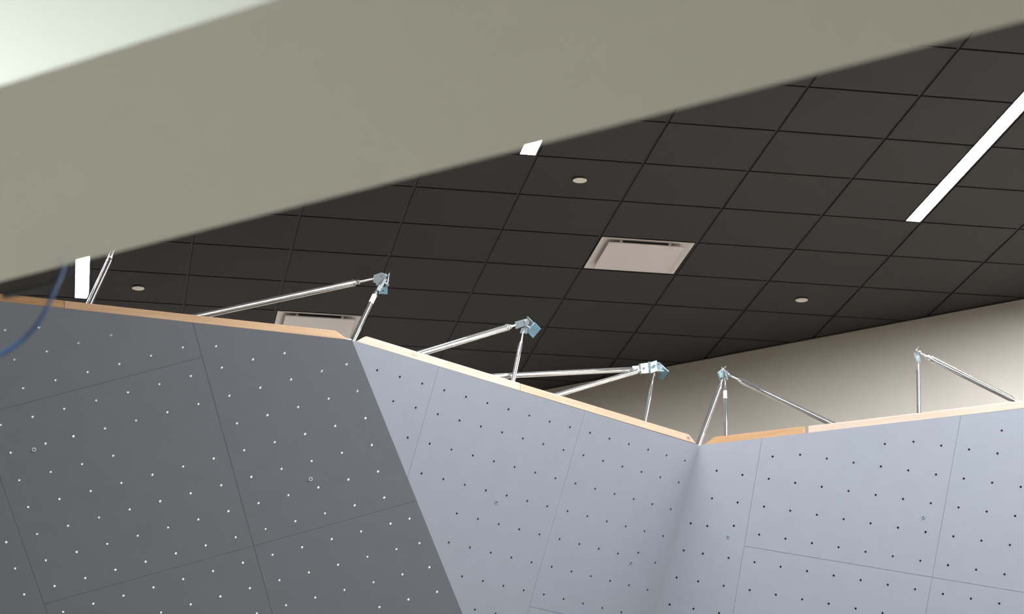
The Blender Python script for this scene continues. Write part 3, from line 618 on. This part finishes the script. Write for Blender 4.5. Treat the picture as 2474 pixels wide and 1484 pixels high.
FACET_LABEL = dict(
    L='dark grey overhanging climbing wall face at the left, studded with bright inserts',
    M='pale grey climbing wall face in the middle, sloping down to the right between two corners',
    R='pale grey climbing wall face at the right, meeting the middle one in a vertical seam')
FRONT_GAP = 0.0008
facet_root = {}
for key in 'LMR':
    F = FACETS[key]
    e1, e2, n = Vector(F['e1']), Vector(F['e2']), Vector(F['n'])
    root = empty('climbing_wall_face', F['org'])
    tag(root, FACET_LABEL[key], 'climbing wall', 'faces of the climbing wall')
    rot = Matrix((e1, e2, n)).transposed().to_4x4()
    facet_root[key] = root
    for names, smp in F['panels']:
        poly = [tuple(p) for p in F['poly']]
        full = list(poly)
        for nm in names:
            p, q = F['seam'][nm]
            nn = Vector((q[1] - p[1], p[0] - q[0])).normalized()
            c = nn.dot(Vector(p))
            if nn.dot(Vector(smp)) > c:
                nn, c = -nn, -c
            poly = clip(poly, nn, c - FRONT_GAP)
            full = clip(full, nn, c - 0.00005)
        area = sum(poly[i][0] * poly[(i + 1) % len(poly)][1] - poly[(i + 1) % len(poly)][0] * poly[i][1] for i in range(len(poly)))
        if area < 0:
            poly.reverse()
            full.reverse()

        def inside(pt, mg=HOLE_R + 0.001):
            for i in range(len(poly)):
                p, q = Vector(poly[i]), Vector(poly[(i + 1) % len(poly)])
                d = (q - p).normalized()
                if d.x * (pt[1] - p.y) - d.y * (pt[0] - p.x) < mg:
                    return False
            return True
        holes = [h for h in F['nuts'] if inside(h)]
        po = link('wall_panel', panel_mesh(poly, full, holes), None, root)
        po.matrix_local = rot
        for x, y in holes:
            link('threaded_insert', insert_me if key == 'L' else blind_me, None, po, (x, y, 0))
        for x, y in F['wash']:
            if inside((x, y), 0.0):
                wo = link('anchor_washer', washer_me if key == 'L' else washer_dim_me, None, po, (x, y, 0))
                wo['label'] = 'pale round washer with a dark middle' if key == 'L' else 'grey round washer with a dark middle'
                MB().lathe((0, 0, 0.0012), (0, 0, -1), [(0, 0.0041), (0.001, 0.0041)], 12).build('bolt_hole_shade', M['hole'], po).location = (x, y, 0)  # black disc imitates the shade inside the bolt hole
    # upright sheet below the sloping face, down to the floor
    p, q = (Vector(x) for x in BOTT[key])
    d = (q - p)
    hn = Vector((d.y, -d.x, 0)).normalized()
    if hn.y > 0:
        hn = -hn
    MB().prism([p, q, Vector((q.x, q.y, 0.0)), Vector((p.x, p.y, 0.0))], -hn * PANEL_T).build('kick_panel', M['panel'], root, root.location)

# timber rails on the top edges
RAIL_LOOK = dict(
    L1=((0.35, 0.19, 0.075), (0.28, 0.14, 0.052), ()),
    L2=((0.40, 0.243, 0.125), (0.345, 0.20, 0.10), ()),
    M1=((0.35, 0.255, 0.20), (0.325, 0.22, 0.16), 'k'),
    M2=((0.335, 0.225, 0.145), (0.29, 0.18, 0.105), 'k'),
    R1=((0.31, 0.17, 0.071), (0.27, 0.14, 0.055), ()),
    R2=((0.36, 0.275, 0.225), (0.335, 0.24, 0.18), ()))
KNOT = dict(M1=[(0.383, 0.020, 0.017, 0.36)], M2=[(1.335, 0.021, 0.014, 0.95)])
for nm, P, inn in RAILS:
    P = [Vector(p) for p in P]
    inn = Vector(inn)
    x = (P[1] - P[0])
    x.z = 0
    x.normalize()
    R = Matrix((x, inn, Z)).transposed()
    loc = [R.transposed() @ (p - P[0]) for p in P]
    mb = MB().prism([(p.x, 0, p.z) for p in loc], (0, 0.021, 0))
    lt, dk, kn = RAIL_LOOK[nm]
    o = mb.build('timber_rail', wood('softwood_' + nm.lower(), lt, dk, KNOT.get(nm, ())), facet_root[nm[0]])
    o.matrix_local = Matrix.Translation(P[0] - facet_root[nm[0]].location) @ R.to_4x4()
    bv = o.modifiers.new('bevel', 'BEVEL')
    bv.width = 0.0015
    bv.segments = 1

# ------------------------------------------------------------------ strut frames behind the wall top
STRUT_LABEL = dict(
    S0='leftmost zinc strut pair beside the left lamp, its top hidden behind the bulkhead',
    S1='zinc strut frame with a hinge above the corner of the dark and pale faces',
    S2='zinc strut frame with the light blue drilled plate, left half of the middle face',
    S3='three tube zinc strut frame with a cluster of blue plates, right half of middle face',
    S4='zinc strut frame standing over the seam where middle and right faces meet',
    S5='rightmost zinc strut frame against the beige wall')


def plate(name, c, e1, e2, n, poly, holes, parent, org, th=0.0028):
    c, e1, e2, n = Vector(c), Vector(e1), Vector(e2), Vector(n)
    pts = [Vector(p) for p in poly]
    ar = sum(poly[i][0] * poly[(i + 1) % len(poly)][1] - poly[(i + 1) % len(poly)][0] * poly[i][1] for i in range(len(poly)))
    if ar < 0:
        pts.reverse()
    k = len(pts)
    cx = sum((p for p in pts), Vector((0, 0))) / k
    faces = [list(range(k))]
    owner = [-1] * k
    for h, (x, y, r) in enumerate(holes):
        faces.append(list(range(len(pts), len(pts) + 10)))
        for i in range(10):
            a = 2 * math.pi * i / 10
            pts.append(Vector((x + r * math.cos(a), y + r * math.sin(a))))
            owner.append(h)
    edges = []
    for f in faces:
        edges += [(f[i], f[(i + 1) % len(f)]) for i in range(len(f))]
    v, e, t, ov, oe, of = delaunay_2d_cdt(pts, edges, [faces[0]], 1, 1e-7)
    own = [(owner[o_[0]] if o_ else -1) for o_ in ov]
    tris = [q for q in t if not (own[q[0]] >= 0 and all(own[i] == own[q[0]] for i in q))]
    nv = len(v)
    P3 = [c + e1 * p.x + e2 * p.y for p in v]
    vs = [p + n * (th / 2) for p in P3] + [p - n * (th / 2) for p in P3]
    fs = [tuple(q) for q in tris] + [tuple(i + nv for i in reversed(q)) for q in tris]
    back = {}
    for i, o_ in enumerate(ov):
        for kk in o_:
            back[kk] = i
    for a_, b_ in edges:
        i, j = back[a_], back[b_]
        fs.append((j, i, i + nv, j + nv))
    return MB().add(vs, fs).build(name, M['blue_zinc' if name == 'flange_plate' else 'bracket'], parent, org)


def hexbolt(mb, p, d, r, h):
    p, d = Vector(p), Vector(d).normalized()
    mb.lathe(p - d * h * 0.6, p + d, [(0, r), (h, r), (h * 1.25, r * 0.75)], 6)
    mb.lathe(p - d * 0.03, p + d, [(0, r * 0.55), (0.03, r * 0.55)], 10)


for s in STRUTS:
    org = Vector(s['hub'])
    root = tag(empty('strut_frame', org), STRUT_LABEL[s['name']], 'strut', 'zinc strut frames behind the climbing wall')
    for t in s['tubes']:
        p0, p1, p2, r = Vector(t['B']), Vector(t['E']), Vector(t['R']), t['r']
        d = (p1 - p0).normalized()
        L = (p1 - p0).length
        mb = MB()
        if 'low' in t:
            q0, q1 = (Vector(x) for x in t['low'])
            a0, a1 = (q0 - p0).length, (q1 - p0).length
            lo = min(a0, a1)
            hi = max(a0, a1)
            prof = [(lo, r * 0.55), (hi, r), (L - 0.02, r), (L, r * 0.72)]
        else:
            prof = [(0, r), (L - 0.018, r), (L, r * 0.72)] if t['collar'] else [(0, r), (L, r)]
        to = auto_smooth(mb.lathe(p0, p1, prof, 24).build('tube', M['tube'], root, org), 35)
        rr = max(r * 0.36, 0.0035)
        rod = MB().lathe(p1 - d * 0.01, p2, [(0, rr), ((p2 - p1).length + 0.016, rr)], 12)
        if 'low' in t:
            rod.lathe(p0 - d * 0.02, p1, [(0, rr), (lo + 0.04, rr)], 12)
        auto_smooth(rod.build('threaded_rod', M['rod'], to, org), 35)
        if t['collar']:
            ln = MB().lathe(p1 + d * 0.003, p2, [(0, r * 0.62), (0.010, r * 0.62)], 6)
            ln.build('lock_nut', M['rod'], to, org)
        if t['collar'] == 2:
            ln = MB().lathe(p1 - d * 0.012, p2, [(0, r * 0.8), (0.004, r * 1.12), (0.010, r * 1.12), (0.014, r * 0.8)], 20)
            auto_smooth(ln.build('end_collar', M['rod'], to, org), 35)
            ln = MB().lathe(p1 + d * 0.018, p2, [(0, r * 0.75), (0.009, r * 0.75)], 6)
            ln.build('lock_nut', M['rod'], to, org)
        if 'stick' in t:
            f0, f1 = t['stick']
            u = (Vector((0, 0, 1.55)) - p1)
            u = (u - d * u.dot(d)).normalized()
            w = d.cross(u)
            vs, fs = [], []
            for k, f in enumerate((f0, f1)):
                for i in range(9):
                    a = math.radians(-62 + 124 * i / 8)
                    vs.append(p0 + d * (L * f) + (u * math.cos(a) + w * math.sin(a)) * (r * 1.03))
            fs = [(i, i + 1, 10 + i, 9 + i) for i in range(8)]
            so = MB().add(vs, fs).build('label_sticker', M['sticker'], to, org, smooth=True)
            so['label'] = 'white paper sticker wrapped on the tube'
    for q in s['plates']:
        plate(q[0], q[1], q[2], q[3], q[4], q[5], q[6], root, org)
    for p, dv, r in s['bolts']:
        mb = MB()
        hexbolt(mb, p, dv, r, 0.011)
        mb.build('bolt', M['rod'], root, org)
    for nm, a_, b_, r in s['cyls']:
        auto_smooth(MB().tube(a_, b_, r, 14).build(nm, M['bracket'], root, org), 35)


# ------------------------------------------------------------------ lines hanging from the bulkhead
def spline(P, k=6):
    P = [Vector(p) for p in P]
    out = []
    for i in range(len(P) - 1):
        a, b, c, d = P[max(i - 1, 0)], P[i], P[i + 1], P[min(i + 2, len(P) - 1)]
        for j in range(k):
            t = j / k
            out.append(0.5 * ((2 * b) + (c - a) * t + (2 * a - 5 * b + 4 * c - d) * t * t + (3 * b - a - 3 * c + d) * t ** 3))
    return out + [P[-1]]


o = MB().path(spline(BLUE), 0.0032, 10).build('rope', M['blue'], None, BLUE[0], smooth=True)
tag(o, 'blurred thin blue rope curving down at the left edge below the bulkhead', 'rope')
o = MB().path(spline(BLACK), 0.0075, 10).build('cable', M['black'], None, BLACK[0], smooth=True)
tag(o, 'blurred black cable sagging below the bulkhead at the far left', 'cable')
